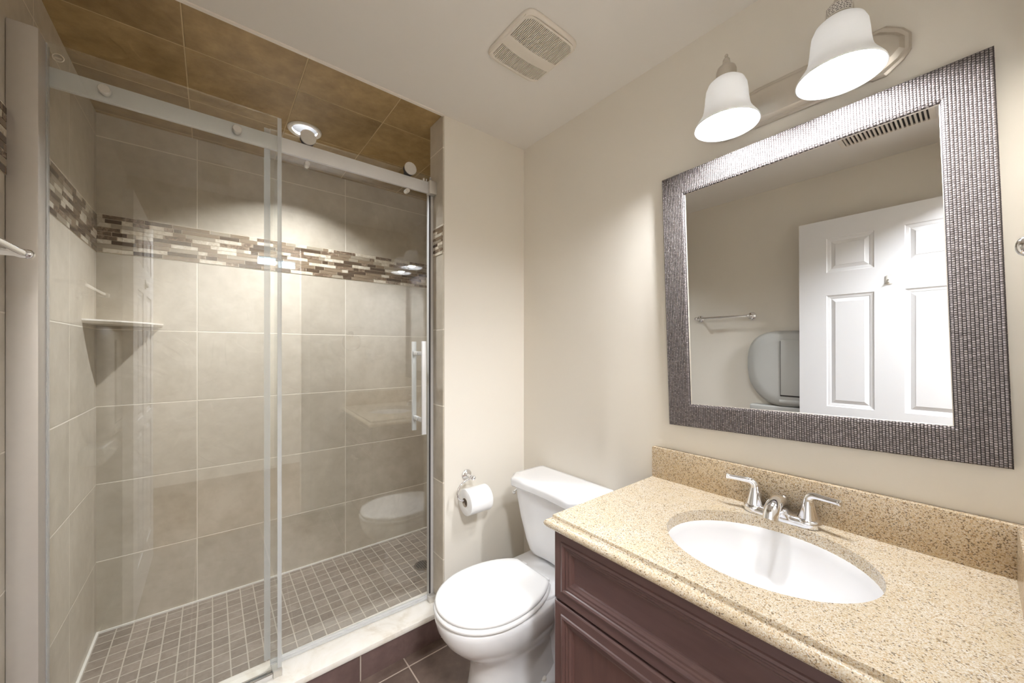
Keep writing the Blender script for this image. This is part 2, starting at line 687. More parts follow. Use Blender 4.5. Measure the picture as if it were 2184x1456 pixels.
def mosaic(name, label, u0, u1, z0, z1, place, seed):
    """place(u, z, d): a point d in front of the wall"""
    rnd = random.Random(seed)
    bm = bm_new()
    fs = []

    def quadbox(a, b, c, d, depth, mi):
        vs = [bm.verts.new(place(u, z, depth)) for u, z in ((a, c), (b, c), (b, d), (a, d))]
        vb = [bm.verts.new(place(u, z, 0)) for u, z in ((a, c), (b, c), (b, d), (a, d))]
        f = [bm.faces.new(vs)]
        for i in range(4):
            j = (i+1) % 4
            f.append(bm.faces.new((vs[i], vb[i], vb[j], vs[j])))
        for q in f:
            q.material_index = mi
    quadbox(u0, u1, z0, z1, .0015, 5)
    rows = 9
    pitch = (z1-z0)/rows
    for r in range(rows):
        u = u0+rnd.uniform(-.08, 0)
        prev = -1
        while u < u1:
            mi = rnd.choices([0, 1, 2, 3, 4], [.26, .2, .12, .28, .14])[0]
            if mi == prev:
                mi = (mi+1) % 5
            prev = mi
            ln = rnd.choice([.03, .05, .075, .1, .1, .13])*rnd.uniform(.9, 1.1)
            a, b = max(u, u0), min(u+ln-.0022, u1)
            if b-a > .003:
                quadbox(a, b, z0+r*pitch+.0011, z0+(r+1)*pitch-.0011, .0028, mi)
            u += ln
    return struct(name, bm, MOS, label, 'trim', smooth=0)


mosaic('trim_6', 'strip mosaic band across the shower back wall', XL, 0, 1.635, 1.795, lambda u, z, d: (u, YB-d, z), 3)
mosaic('trim_7', 'strip mosaic band on the left shower wall', -.03, YB, 1.632, 1.79, lambda u, z, d: (XL+d, u, z), 8)
mosaic('trim_8', 'short strip mosaic band on the shower jamb', 0.003, JD, 1.63, 1.748, lambda u, z, d: (JX-d, u, z), 5)

# hallway beyond the doorway
HY = -3.0
simple('floor_hall', (XL-.3, .6, HY, YN-T, -.05, 0), M['hall_floor'], 'brown hallway floor outside the door', 'floor')
simple('ceiling_hall', (XL-.3, .6, HY, YN-T, H+.0, H+.05), M['ceil'], 'hallway ceiling outside the door', 'ceiling')
simple('wall_hall_left', (XL-.38, XL-.3, HY, YN-T, 0, H), M['wall'], 'left hallway wall', 'wall')
simple('wall_hall_right', (.6, .68, HY, YN-T, 0, H), M['wall'], 'right hallway wall', 'wall')
WX0, WX1, WZ0, WZ1 = -.86, -.70, 2.09, 2.17
bm = bm_new()
box(bm, XL-.38, WX0, HY-.1, HY, 0, H)
box(bm, WX1, .68, HY-.1, HY, 0, H)
box(bm, WX0, WX1, HY-.1, HY, 0, WZ0)
box(bm, WX0, WX1, HY-.1, HY, WZ1, H)
struct('wall_hall_far', bm, M['wall'], 'far hallway wall with the high window', 'wall')
bm = bm_new()
box(bm, WX0, WX1, HY-.07, HY-.06, WZ0, WZ1)
wo = struct('window_1', bm, M['day'], 'small high hallway window full of blue daylight', 'window')
bm = bm_new()
for a in ((WX0-.04, WX1+.04, HY, HY+.012, WZ1, WZ1+.04), (WX0-.04, WX1+.04, HY, HY+.012, WZ0-.04, WZ0), (WX0-.04, WX0, HY, HY+.012, WZ0, WZ1), (WX1, WX1+.04, HY, HY+.012, WZ0, WZ1)):
    box(bm, *a)
struct('window_frame', bm, M['trim'], '', '', parent=wo)
t = thing('added_hall_fill_lamp', (-1.05, -1.95, H), 'added unseen fill lamp on the hallway ceiling outside the door', 'lamp')  # added lamp: brightens bathroom and shower through the doorway
bm = bm_new()
lathe(bm, [(.17, 0), (.17, -.02), (.155, -.024)], (-1.05, -1.95, H), n=40)
ob('fill_lamp_base', bm, M['nickel'], t)
bm = bm_new()
lathe(bm, [(.15, -.022), (.145, -.045), (.11, -.07), (.05, -.082), (0, -.085)], (-1.05, -1.95, H), n=40)
ob('fill_lamp_diffuser', bm, M['fill_lamp'], t, smooth='all')

# ================================================================ SHOWER ENCLOSURE
FG0, FG1 = .062, .070          # fixed glass
FX0, FX1 = -1.552, -1.034
t = thing('shower_screen', (XL, .05, ZC), 'frameless shower screen with fixed glass panel, steel rail and wide metal wall profile', 'shower screen')
bm = bm_new()
box(bm, XL, -1.547, .008, .074, ZC, 2.005, bev=.004)
ob('wall_profile', bm, M['profile'], t)
bm = bm_new()
box(bm, -1.5472, -1.5445, .056, .076, ZC, 2.0, bev=.001)
ob('profile_gasket', bm, M['seal'], t)
bm = bm_new()
box(bm, FX0, FX1, FG0, FG1, ZC+.006, 2.008)
fg = ob('fixed_panel', bm, M['glass'], t, smooth=0)
bm = bm_new()
box(bm, FX1, FX1+.0012, FG0, FG1, ZC+.006, 2.008)
ob('polished_edge', bm, M['glass_edge'], fg, smooth=0)
bm = bm_new()
box(bm, FX1-.011, FX1+.0012, FG0-.0022, FG0-.0002, ZC+.024, 2.006)
ob('edge_seal', bm, M['seal'], fg, smooth=0)
bm = bm_new()
cx, cz = -1.527, 1.973
lathe(bm, [(.0105, 0), (.0105, -.0006), (.009, -.0006), (.009, 0)], (cx, FG0, cz), 'y', 28, False, False)
for k, (dx, dz, ww) in enumerate(((-.006, -.001, .012), (-.004, -.004, .008))):
    box(bm, cx+dx, cx+dx+ww, FG0-.0006, FG0, cz+dz, cz+dz+.0014)
ob('etched_mark', bm, M['etch'], fg, smooth=0, label='small round etched safety mark in the glass')
RZ0, RZ1 = 1.901, 1.951
bm = bm_new()
box(bm, -1.546, -.482, .074, .086, RZ0, RZ1, bev=.0015)
rl = ob('rail', bm, M['rail'], t)
for bx in (-1.445, -1.155):
    bm = bm_new()
    lathe(bm, [(.0, -.014), (.011, -.014), (.0125, -.012), (.0125, -.002), (.0125, .0)], (bx, FG0, 1.923), 'y', 28)
    lathe(bm, [(.009, 0), (.009, .013)], (bx, FG0, 1.923), 'y', 20)
    ob('rail_bolt', bm, M['nickel'], rl)
bm = bm_new()
box(bm, -.484, JX, .058, .092, RZ0-.003, RZ1+.003, bev=.0015)
ob('end_bracket', bm, M['nickel'], t)
for bx in (-.505, -.493):
    bm = bm_new()
    box(bm, bx, bx+.006, .076, .084, RZ1, RZ1+.012, bev=.001)
    ob('rail_stop', bm, M['chrome'], rl)
bm = bm_new()
box(bm, FX0+.01, -1.058, .054, .061, ZC, ZC+.017, bev=.0015)
box(bm, FX0+.01, -1.058, .071, .078, ZC, ZC+.017, bev=.0015)
box(bm, FX0+.01, -1.058, .058, .074, ZC, ZC+.005)
ob('sill_channel', bm, M['chrome'], t)
bm = bm_new()
box(bm, -1.058, -1.032, .05, .061, ZC, ZC+.022, bev=.001)
box(bm, -1.058, -1.036, .071, .132, ZC, ZC+.009, bev=.001)
ob('guide_block', bm, M['nickel'], t)
bm = bm_new()
box(bm, JX-.0215, JX-.0005, .088, .112, ZC, 1.965, bev=.002)
ob('jamb_channel', bm, M['rail'], t)
bm = bm_new()
box(bm, JX-.03, JX-.0005, .064, .09, ZC, ZC+.026, bev=.002)
ob('corner_guide', bm, M['nickel'], t)
bm = bm_new()
box(bm, JX-.022, JX-.016, .085, .09, ZC+.03, 1.96)
ob('jamb_seal', bm, M['rubber'], t)

# sliding panel: it hangs a touch askew on its rollers
SA = -.03
t = thing('sliding_glass_door', (-.762, .109, ZC), 'clear glass sliding shower door hung on round steel rollers', 'shower door')
t.rotation_euler = (0, 0, SA)
SX = .298
bm = bm_new()
box(bm, -SX, SX, -.004, .004, .022, 1.868)
sg = ob('glass_panel', bm, M['glass'], t, smooth=0, local=True)
bm = bm_new()
box(bm, -SX-.0012, -SX, -.004, .004, .022, 1.868)
ob('polished_edge', bm, M['glass_edge'], sg, smooth=0, local=True)
bm = bm_new()
box(bm, -SX-.006, -SX-.0013, -.005, .005, .03, 1.865)
box(bm, -SX-.018, -SX-.006, -.006, -.003, .03, 1.865)
ob('side_seal', bm, M['seal'], sg, local=True)
bm = bm_new()
box(bm, -SX, SX, -.005, .005, .008, .021, bev=.001)
box(bm, -SX, SX, -.009, -.005, .004, .015, bev=.001)
ob('bottom_seal', bm, M['seal'], sg, local=True)
bm = bm_new()
box(bm, SX, SX+.006, -.005, .005, .03, 1.865)
ob('strike_seal', bm, M['seal'], sg, local=True)
for rx in (-.187, .192):
    bm = bm_new()
    # wheel groove, spindle and front disc
    fy = -.058 - (.006 if rx > 0 else 0)
    lathe(bm, [(.0, -.042), (.0245, -.042), (.026, -.040), (.026, -.037), (.0245, -.036), (.0, -.036)], (rx, -.006, 1.857), 'y', 48)
    r = ob('roller', bm, M['nickel'], t, local=True)
    bm = bm_new()
    lathe(bm, [(.021, -.036), (.0235, -.034), (.0215, -.031), (.0215, -.020), (.0235, -.016), (.021, -.014)], (rx, -.006, 1.857), 'y', 40)
    lathe(bm, [(.008, -.014), (.008, .02)], (rx, -.006, 1.857), 'y', 20)
    ob('roller_wheel', bm, M['rubber'], r, local=True)
for rx in (-.187, .187):
    bm = bm_new()
    lathe(bm, [(0, -.026), (.0075, -.026), (.0088, -.0245), (.0088, -.006), (.0088, 0)], (rx, -.004, 1.771), 'y', 28)
    ob('stop_pin', bm, M['nickel'], t, local=True)
hx = .247
bm = bm_new()
box(bm, hx-.0095, hx+.0095, -.058, -.048, .742, 1.137, bev=.001)
for hz in (1.085, .80):
    box(bm, hx-.006, hx+.006, -.050, -.004, hz-.009, hz+.009, bev=.001)
ob('handle', bm, M['rail'], t, local=True, label='square steel pull bar outside the glass')
bm = bm_new()
box(bm, hx-.0095, hx+.0095, .048, .058, .742, 1.137, bev=.001)
for hz in (1.085, .80):
    box(bm, hx-.006, hx+.006, .004, .050, hz-.009, hz+.009, bev=.001)
ob('handle', bm, M['rail'], t, local=True, label='square steel pull bar inside the shower')

# corner shelf
bm = bm_new()
pts = [(XL, YB), (XL, .672)]
for k in range(1, 12):
    a = k/12
    # shallow outward curve between the two wall ends
    px = XL+a*.208
    py = .672+a*(YB-.672)
    bul = .03*sin(PI*a)
    pts.append((px+bul*.74, py-bul*.67))
pts.append((XL+.208, YB))
ZSH = 1.322
top = [(x, y, ZSH+.016) for x, y in pts]
mid = [(x, y, ZSH+.010) for x, y in pts]
bot = [(x-(.006 if 1 <= i else 0), y+(.006 if i >= 1 else 0), ZSH) for i, (x, y) in enumerate(pts)]
bot = [(max(x, XL), min(y, YB), z) for x, y, z in bot]
loft(bm, [bot, mid, top])
tag(ob('corner_shelf', bm, M['stone'], smooth=25), 'pale stone corner shelf in the shower corner below the mosaic strip', 'shelf')
# drain
t = thing('shower_drain', (-.301, .506, ZS), 'round dark metal drain in the small tiles at the far right of the shower floor', 'drain')
bm = bm_new()
lathe(bm, [(.05, 0), (.05, .002), (.044, .0035), (.0, .0035)], (-.301, .506, ZS), n=36)
ob('drain_cover', bm, plain('drain_metal', s2l((150, 140, 128)), .4, .9), t)
bm = bm_new()
for i in range(-3, 4):
    for j in range(-3, 4):
        if i*i+j*j <= 10:
            lathe(bm, [(.0042, .0035), (.0042, .0039)], (-.301+i*.0115, .506+j*.0115, ZS), n=10)
ob('drain_hole', bm, M['dark'], t)
# recessed ceiling light over the shower
t = thing('recessed_light', (LX, LY, H), 'round recessed light with white trim ring in the shower ceiling', 'ceiling light')
bm = bm_new()
lathe(bm, [(.051, .004), (.050, -.003), (.064, -.008), (.068, -.005), (.069, -.0005)], (LX, LY, H), n=48, cap0=False, cap1=False)
ob('trim_ring', bm, M['plastic'], t)
bm = bm_new()
lathe(bm, [(.0515, .002), (.0515, .070), (.0, .070)], (LX, LY, H), n=48, cap0=False)
ob('baffle', bm, M['baffle'], t)
bm = bm_new()
lathe(bm, [(.0, .036), (.014, .036), (.019, .038), (.019, .069)], (LX, LY, H), n=48)
ob('light_lens', bm, M['spot'], t)

# ================================================================ EXTRACTOR FAN GRILLE
VX0, VX1, VY0, VY1 = -.503, -.279, -.613, -.383
t = thing('exhaust_fan_grille', (-.39, -.50, H), 'square off-white exhaust fan grille with two fields of slots on the ceiling', 'vent')


def vedge(s):
    """half length of the cover at s (-1..1) across it"""
    return .112*(1-min(.999, abs(s))**7)**(1/7)-.006


bm = bm_new()
NS = 36
x0s, x1s = VX0+.022, VX1-.010
pitch = (VX1-VX0-.024)/NS
yc = (VY0+VY1)/2


def strip(xa, xb, ya, yb):
    if yb-ya > .0005:
        box(bm, xa, xb, ya, yb, H-.0135, H-.0095)


def band(s):
    """inner edges of the two slot fields"""
    return yc-.010+.012*(1-s*s)*.8-.0, yc+.030+.012*(1-s*s)


xs = [VX0+.006+.0, ]
for k in range(NS):
    xa = VX0+.012+k*pitch
    xm = xa+pitch*.5
    s = ((xa+xm)/2-(VX0+VX1)/2)/((VX1-VX0)/2)
    e = vedge(s)
    strip(xa, xm, yc-e+.002, yc+e-.002)
    s2 = (xm-(VX0+VX1)/2)/((VX1-VX0)/2)
    e = vedge(s2)
    b0, b1 = band(s2)
    corner = .02*max(0, abs(s2)-.72)*3
    strip(xm, xa+pitch, yc-e+.002, yc-e+.009+corner)
    strip(xm, xa+pitch, b0, b1)
    strip(xm, xa+pitch, yc+e-.009-corner*.6, yc+e-.002)
for a, b in ((VX0+.006, VX0+.012), (VX0+.012+NS*pitch, VX1-.006)):
    s = ((a+b)/2-(VX0+VX1)/2)/((VX1-VX0)/2)
    e = vedge(s)
    strip(a, b, yc-e+.002, yc+e-.002)
ob('slotted_cover', bm, M['vent'], t, smooth=0)
bm = bm_new()


def outline(off, z):
    pts = []
    n = 14
    cxv = (VX0+VX1)/2
    hx_ = (VX1-VX0)/2
    for q in range(4):
        for i in range(n):
            a = PI/2*q+PI/2*i/n
            c_, s_ = cos(a), sin(a)
            ex = 7.0
            px = math.copysign(abs(c_)**(2/ex), c_)
            py = math.copysign(abs(s_)**(2/ex), s_)
            pts.append((cxv+px*(hx_+off), yc+py*(.1145+off), z))
    return pts


loft(bm, [outline(0, H-.0002), outline(.001, H-.004), outline(-.001, H-.008), outline(-.004, H-.012), outline(-.0075, H-.0138), outline(-.0085, H-.008)], True, False, False)
ob('cover_rim', bm, M['vent'], t, smooth='all')
bm = bm_new()
box(bm, VX0+.012, VX1-.012, VY0+.012, VY1-.012, H-.004, H-.0005)
ob('fan_housing', bm, M['dark'], t)

# ceiling register, seen in the mirror
t = thing('air_register', (-1.19, -1.15, H), 'small louvred air register on the ceiling above the open door seen in the mirror', 'vent')
RX0, RX1, RY0, RY1 = -1.275, -1.125, -1.31, -.995
bm = bm_new()
for a in ((RX0, RX1, RY0, RY0+.018), (RX0, RX1, RY1-.018, RY1), (RX0, RX0+.012, RY0+.018, RY1-.018), (RX1-.012, RX1, RY0+.018, RY1-.018)):
    box(bm, *a, H-.008, H-.0003, bev=.001)
ob('register_frame', bm, M['vent'], t)
bm = bm_new()
k = RY0+.024
while k < RY1-.022:
    box(bm, RX0+.012, RX1-.012, k, k+.007, H-.010, H-.003)
    k += .0145
ob('louvres', bm, M['vent'], t, smooth=0)
bm = bm_new()
box(bm, RX0+.012, RX1-.012, RY0+.018, RY1-.018, H-.002, H-.0003)
ob('duct_opening', bm, M['dark'], t, smooth=0)

# ================================================================ MIRROR
MC = (-.0, (-.752-1.446-1.459-.776)/4, (1.798+1.818+.985+.973)/4)
t = thing('wall_mirror', MC, 'large wall mirror in a wide woven silver frame hung slightly crooked over the sink', 'mirror')
t.rotation_euler = (-math.radians(1.65), math.radians(-.35), 0)
MW, MH = .347, .413


def mrect(ins, x):
    return [(x, -MW+ins, -MH+ins), (x, MW-ins, -MH+ins), (x, MW-ins, MH-ins), (x, -MW+ins, MH-ins)]


bm = bm_new()
FR = [(0, -.005), (0, -.020), (.003, -.0235), (.066, -.0215), (.0715, -.018), (.0735, -.012)]
rv = [[bm.verts.new(p) for p in mrect(i, x)] for i, x in FR]
for a, b in zip(rv, rv[1:]):
    for i in range(4):
        j = (i+1) % 4
        bm.faces.new((a[i], a[j], b[j], b[i]))
ob('frame', bm, M['weave'], t, smooth=20, local=True)
bm = bm_new()
box(bm, -.0115, -.0055, -MW+.05, MW-.05, -MH+.05, MH-.05)
ob('mirror_glass', bm, M['mirror'], t, smooth=0, local=True)
bm = bm_new()
for a, b in ((.0733, .0752),):
    rv = [[bm.verts.new(p) for p in mrect(i, x)] for i, x in ((.0728, -.0118), (.0728, -.0140), (.0742, -.0130), (.0742, -.0116))]
    for p, q in zip(rv, rv[1:]):
        for i in range(4):
            j = (i+1) % 4
            bm.faces.new((p[i], p[j], q[j], q[i]))
ob('inner_lip', bm, M['fixture'], t, smooth=0, local=True)
bm = bm_new()
box(bm, -.005, -.001, -MW+.06, MW-.06, -MH+.06, MH-.06)
ob('backing_board', bm, M['dark'], t, smooth=0, local=True)

# ================================================================ VANITY LIGHT
LXX = -.14
LYS = (-1.000, -1.232)
t = thing('vanity_light', (0, -1.115, 1.91), 'two-lamp satin nickel vanity light with white bell glass shades above the mirror', 'wall light')


def plate(ins, x, zc=1.909, yl=-.90, yr=-1.331, hz=.057):
    y0, y1 = yr+ins, yl-ins
    h = hz-ins
    st = .036
    pts = []
    for yy, zz in ((y0, zc+h*.0), ):
        pass
    prof = [(y1, 0.30), (y1-.012, .62), (y1-.040, 1.0), (y1-.064, 1.0), (y1-.068, .93), (y1-.118, .93), (y1-.122, .97), (y0+.122, .97), (y0+.118, .93), (y0+.068, .93), (y0+.064, 1.0), (y0+.040, 1.0), (y0+.012, .62), (y0, .30)]
    pts = [(x, y, zc+k*h) for y, k in prof]+[(x, y, zc-k*h) for y, k in prof[::-1]]
    return pts


bm = bm_new()
loft(bm, [plate(0, -.0005), plate(0, -.006), plate(.004, -.010), plate(.010, -.010), plate(.013, -.013), plate(.018, -.020), plate(.024, -.022)], True, True, True)
ob('back_plate', bm, M['fixture'], t, smooth=25)
for k, ly in enumerate(LYS):
    bm = bm_new()
    tube(bm, spline([(-.018, ly, 1.915), (-.05, ly, 1.918), (-.085, ly, 1.945), (-.11, ly, 1.985), (LXX, ly, 1.992)], 6), .006, 14)
    ob('arm', bm, M['fixture'], t)
    bm = bm_new()
    lathe(bm, [(0, 2.014), (.003, 2.013), (.0045, 2.010), (.0035, 2.006), (.006, 2.003), (.0085, 1.999), (.0085, 1.996), (.0075, 1.994), (.0095, 1.992), (.0095, 1.984), (.0085, 1.982)], (LXX, ly, 0), n=28)
    ob('finial', bm, M['fixture'], t)
    bm = bm_new()
    lathe(bm, [(.009, 1.983), (.016, 1.981), (.0215, 1.976), (.0240, 1.968), (.0245, 1.950), (.0235, 1.945), (.031, 1.943), (.031, 1.939)], (LXX, ly, 0), n=36)
    sk = ob('socket_cup', bm, M['fixture'], t)
    if k == 1:
        bm = bm_new()
        rr = .0249
        rows = []
        for i in range(13):
            a = math.radians(125+i*10.5)
            rows.append((LXX+rr*cos(a), ly+rr*sin(a)))
        for (xa, ya), (xb, yb) in zip(rows, rows[1:]):
            bm.faces.new([bm.verts.new(p) for p in ((xa, ya, 1.951), (xb, yb, 1.951), (xb, yb, 1.972), (xa, ya, 1.972))])
        stk = ob('rating_sticker', bm, M['sticker'], sk, smooth='all', label='white rating sticker with rows of tiny print')
        bm = bm_new()
        rnd = random.Random(4)
        rr = .0251
        for row in range(5):
            a = 130
            while a < 244:
                ln = rnd.uniform(4, 13)
                z = 1.9535+row*.0038
                a0, a1 = math.radians(a), math.radians(min(a+ln, 246))
                bm.faces.new([bm.verts.new(p) for p in ((LXX+rr*cos(a0), ly+rr*sin(a0), z), (LXX+rr*cos(a1), ly+rr*sin(a1), z), (LXX+rr*cos(a1), ly+rr*sin(a1), z+.0015), (LXX+rr*cos(a0), ly+rr*sin(a0), z+.0015))])
                a += ln+rnd.uniform(3, 7)
        ob('sticker_print', bm, M['print'], sk, smooth=0)
    bm = bm_new()
    pr = [(.024, 1.9445), (.034, 1.942), (.043, 1.934), (.0485, 1.921), (.0505, 1.905), (.0520, 1.886), (.0545, 1.868), (.0580, 1.856), (.0640, 1.845), (.0710, 1.835), (.0765, 1.826), (.0780, 1.8215)]
    lathe(bm, pr+[(.0765, 1.8205)]+[(r-.0035, z+.0005) for r, z in pr[::-1][1:]], (LXX, ly, 0), n=56, cap0=False, cap1=False)
    ob('shade', bm, M['shade'], t, smooth='all')
    bm = bm_new()
    lathe(bm, [(.0, 1.826), (.012, 1.8275), (.021, 1.832), (.0275, 1.840), (.0300, 1.850), (.0300, 1.858), (.0270, 1.872), (.0200, 1.890), (.0140, 1.905), (.0130, 1.940)], (LXX, ly, 0), n=32)
    ob('bulb', bm, M['bulb'], t, smooth='all')

# ================================================================ VANITY
VY = -.709                      # left side of the cabinet
VXF = -.480                     # carcass front
YE = YN+.001                    # right end against the near wall
t = thing('vanity_cabinet', (-.25, -1.10, 0), 'dark espresso wood vanity cabinet with raised panel fronts under the granite counter', 'cabinet')
bm = bm_new()
box(bm, VXF, VXF+.018, YE, VY, .09, .744)
box(bm, VXF+.018, -.003, YE, YE+.018, .09, .744)
box(bm, VXF+.018, -.003, VY-.018, VY, .09, .744)
box(bm, -.012, -.003, YE+.018, VY-.018, .09, .744)
box(bm, VXF+.018, -.012, YE+.018, VY-.018, .09, .108)
box(bm, VXF+.06, -.003, YE, VY-.01, 0.0005, .09)
ob('cabinet_body', bm, M['wood_v'], t)


def front(y0, y1, z0, z1, xb, xf, flat=.026, name='door'):
    bm = bm_new()
    R = lambda i, x: [(x, y0+i, z0+i), (x, y1-i, z0+i), (x, y1-i, z1-i), (x, y0+i, z1-i)]
    prof = [(0, xb), (0, xf+.005), (.0015, xf+.002), (.005, xf), (flat, xf), (flat+.002, xf-.003), (flat+.007, xf-.0045), (flat+.011, xf-.002), (flat+.013, xf+.001), (flat+.017, xf+.001), (flat+.020, xf+.004), (flat+.025, xf+.004), (flat+.029, xf+.008), (flat+.033, xf+.009), (flat+.035, xf+.013)]
    rv = nested(bm, [R(i, x) for i, x in prof])
    for f in bm.faces:
        c = f.calc_center_median()
        # stiles run up, rails run across
        du = min(abs(c.y-y0), abs(c.y-y1))
        dv = min(abs(c.z-z0), abs(c.z-z1))
        f.material_index = 1 if du < dv else 0
    rvf = rv[-1]
    return bm


bm = front(YE+.004, VY, .556, .742, VXF, -.500)
ob('drawer_front', bm, [M['wood_h'], M['wood_v']], t, smooth=15)
ym = (YE+VY)/2
for a, b in ((ym+.0015, VY), (YE+.004, ym-.0015)):
    bm = front(a, b, .10, .551, VXF, -.500)
    for f in bm.faces:
        if len(f.verts) == 4 and f.calc_area() > .05:
            f.material_index = 1
    d = ob('door', bm, [M['wood_h'], M['wood_v']], t, smooth=15)
    ky = a+.035 if a > ym else b-.035
    bm = bm_new()
    lathe(bm, [(.006, 0), (.005, -.012), (.013, -.018), (.014, -.024), (.009, -.028), (0, -.029)], (-.500, ky, .47), 'x', 24)
    ob('knob', bm, M['nickel'], d)

# counter: slab with an oval opening and an ogee edge
SCX, SCY, SAX, SAY = -.257, -1.118, .176, .200
CX0, CY1 = -.505, -.7115
t = thing('countertop', (-.25, -1.10, .745), 'speckled beige granite countertop with backsplash on the dark vanity', 'countertop')
bm = bm_new()
NE = 72


def ell(k, z, dx=0.0):
    a = 2*PI*k/NE
    return (SCX+(SAX+dx)*cos(a), SCY+(SAY+dx)*sin(a), z)


def on_rect(k):
    """ray from the bowl centre to the edge of the flat top"""
    a = 2*PI*k/NE
    dx, dy = cos(a), sin(a)
    ts = []
    for lim, p, d in ((CX0, SCX, dx), (-.001, SCX, dx), (YE, SCY, dy), (CY1, SCY, dy)):
        if abs(d) > 1e-9:
            q = (lim-p)/d
            if q > 0:
                ts.append(q)
    q = min(ts)
    return (SCX+q*dx, SCY+q*dy)


# corners are slipped into the outer loop
outer = [on_rect(k) for k in range(NE)]
for cxy in ((CX0, CY1), (-.001, CY1), (-.001, YE), (CX0, YE)):
    k = min(range(NE), key=lambda q: (outer[q][0]-cxy[0])**2+(outer[q][1]-cxy[1])**2)
    outer[k] = cxy
vo = [bm.verts.new((x, y, ZT)) for x, y in outer]
vi = [bm.verts.new(ell(k, ZT)) for k in range(NE)]
vi2 = [bm.verts.new(ell(k, ZT-.004, .0)) for k in range(NE)]
vi3 = [bm.verts.new(ell(k, ZT-.030, .0)) for k in range(NE)]
for k in range(NE):
    j = (k+1) % NE
    bm.faces.new((vi[k], vi[j], vo[j], vo[k]))
    bm.faces.new((vi2[k], vi2[j], vi[j], vi[k]))
    bm.faces.new((vi3[k], vi3[j], vi2[j], vi2[k]))
# edge moulding swept round front and left side
EP = [(0, 0), (.0015, -.0035), (.001, -.007), (.003, -.0095), (.009, -.0115), (.014, -.0145), (.0175, -.0185), (.0185, -.023), (.0165, -.029), (.012, -.034), (-.03, -.035)]
prev = None
for d, dz in EP:
    row = [(CX0-d, YE, ZT+dz), (CX0-d, CY1+d, ZT+dz), (-.001, CY1+d, ZT+dz)]
    row = [bm.verts.new(p) for p in row]
    if prev:
        for i in range(2):
            bm.faces.new((prev[i], prev[i+1], row[i+1], row[i]))
    prev = row
ct = ob('slab', bm, M['granite'], t, smooth=40)
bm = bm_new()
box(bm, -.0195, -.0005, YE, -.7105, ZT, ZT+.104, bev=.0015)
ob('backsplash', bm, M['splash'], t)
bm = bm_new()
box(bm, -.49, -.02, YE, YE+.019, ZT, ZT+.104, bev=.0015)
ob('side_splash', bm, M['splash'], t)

# sink bowl
t = thing('undermount_sink', (SCX, SCY, .60), 'white oval undermount sink set in the granite counter', 'sink')
bm = bm_new()
prof = [(1.09, -.0305), (1.045, -.0306), (1.03, -.034), (1.01, -.05), (.97, -.075), (.90, -.10), (.78, -.125), (.60, -.145), (.40, -.157), (.20, -.163), (.10, -.165)]
loft(bm, [[(SCX+SAX*k*cos(2*PI*i/64), SCY+SAY*k*sin(2*PI*i/64), ZT+z) for i in range(64)] for k, z in prof], True, False, False)
bs = ob('bowl', bm, M['porcelain'], t, smooth='all')
md = bs.modifiers.new('solid', 'SOLIDIFY')
md.thickness = .008
md.offset = 1.0
bm = bm_new()
lathe(bm, [(.0, -.1625), (.012, -.162), (.0135, -.1635), (.019, -.1632), (.022, -.1645), (.022, -.166)], (SCX, SCY, ZT), n=32)
ob('drain', bm, M['chrome'], t)
bm = bm_new()
lathe(bm, [(.0, .0), (.011, .0), (.013, .001), (.013, .003)], (SCX+SAX*.985, SCY, ZT-.065), 'x', 24)
ob('overflow_cap', bm, M['chrome'], t)

# faucet
FX, FY = -.055, -1.099
t = thing('faucet', (FX, FY, ZT), 'chrome two-handle faucet with low curved spout behind the oval sink', 'faucet')
bm = bm_new()


def stad(r, hl, z):
    pts = []
    n = 12
    for i in range(n+1):
        a = -PI/2+PI*i/n
        pts.append((FX+r*sin(a)*1.0, FY+hl+r*cos(a), z))
    for i in range(n+1):
        a = PI/2+PI*i/n
        pts.append((FX+r*sin(a), FY-hl+r*cos(a), z))
    return pts


loft(bm, [stad(.026, .058, ZT+.0005), stad(.027, .058, ZT+.005), stad(.026, .058, ZT+.012), stad(.021, .056, ZT+.018), stad(.016, .05, ZT+.021)])
for hy in (-.0585, .0585):
    lathe(bm, [(.026, .004), (.0275, .010), (.026, .017), (.022, .021)], (FX, FY+hy, ZT), n=32)
ob('base', bm, M['chrome'], t, smooth=50)
bm = bm_new()
sp = spline([(FX+.002, FY, ZT+.016), (FX-.004, FY, ZT+.034), (FX-.020, FY, ZT+.045), (FX-.044, FY, ZT+.045), (FX-.066, FY, ZT+.036), (FX-.075, FY, ZT+.016)], 6)
nsp = len(sp)
tube(bm, sp, [.022-.0045*min(1, i/(nsp-1)*1.3) for i in range(nsp)], 20)
ob('spout', bm, M['chrome'], t, smooth=50)
for sg_ in (1, -1):
    hy = FY+sg_*.0585
    bm = bm_new()
    lathe(bm, [(.0215, .021), (.020, .026), (.0165, .040), (.0130, .054), (.0110, .063), (.0105, .068)], (FX, hy, ZT), n=28)
    pp = spline([(FX, hy, ZT+.060), (FX-.001, hy+sg_*.002, ZT+.072), (FX-.004, hy+sg_*.012, ZT+.0795), (FX-.010, hy+sg_*.032, ZT+.0805), (FX-.016, hy+sg_*.056, ZT+.081), (FX-.019, hy+sg_*.068, ZT+.0815)], 6)
    n_ = len(pp)
    tube(bm, pp, [.0112-.0042*min(1, i/n_*1.6)+(.0012 if i > n_-5 else 0)-(.003 if i == n_-1 else 0) for i in range(n_)], 16)
    ob('lever_handle', bm, M['chrome'], t, smooth=50)
bm = bm_new()
lathe(bm, [(.0025, .018), (.0025, .040), (.0045, .043), (.0068, .047), (.0068, .050), (.004, .053), (0, .054)], (FX+.026, FY, ZT), n=20)
ob('lift_rod', bm, M['chrome'], t, smooth=50)

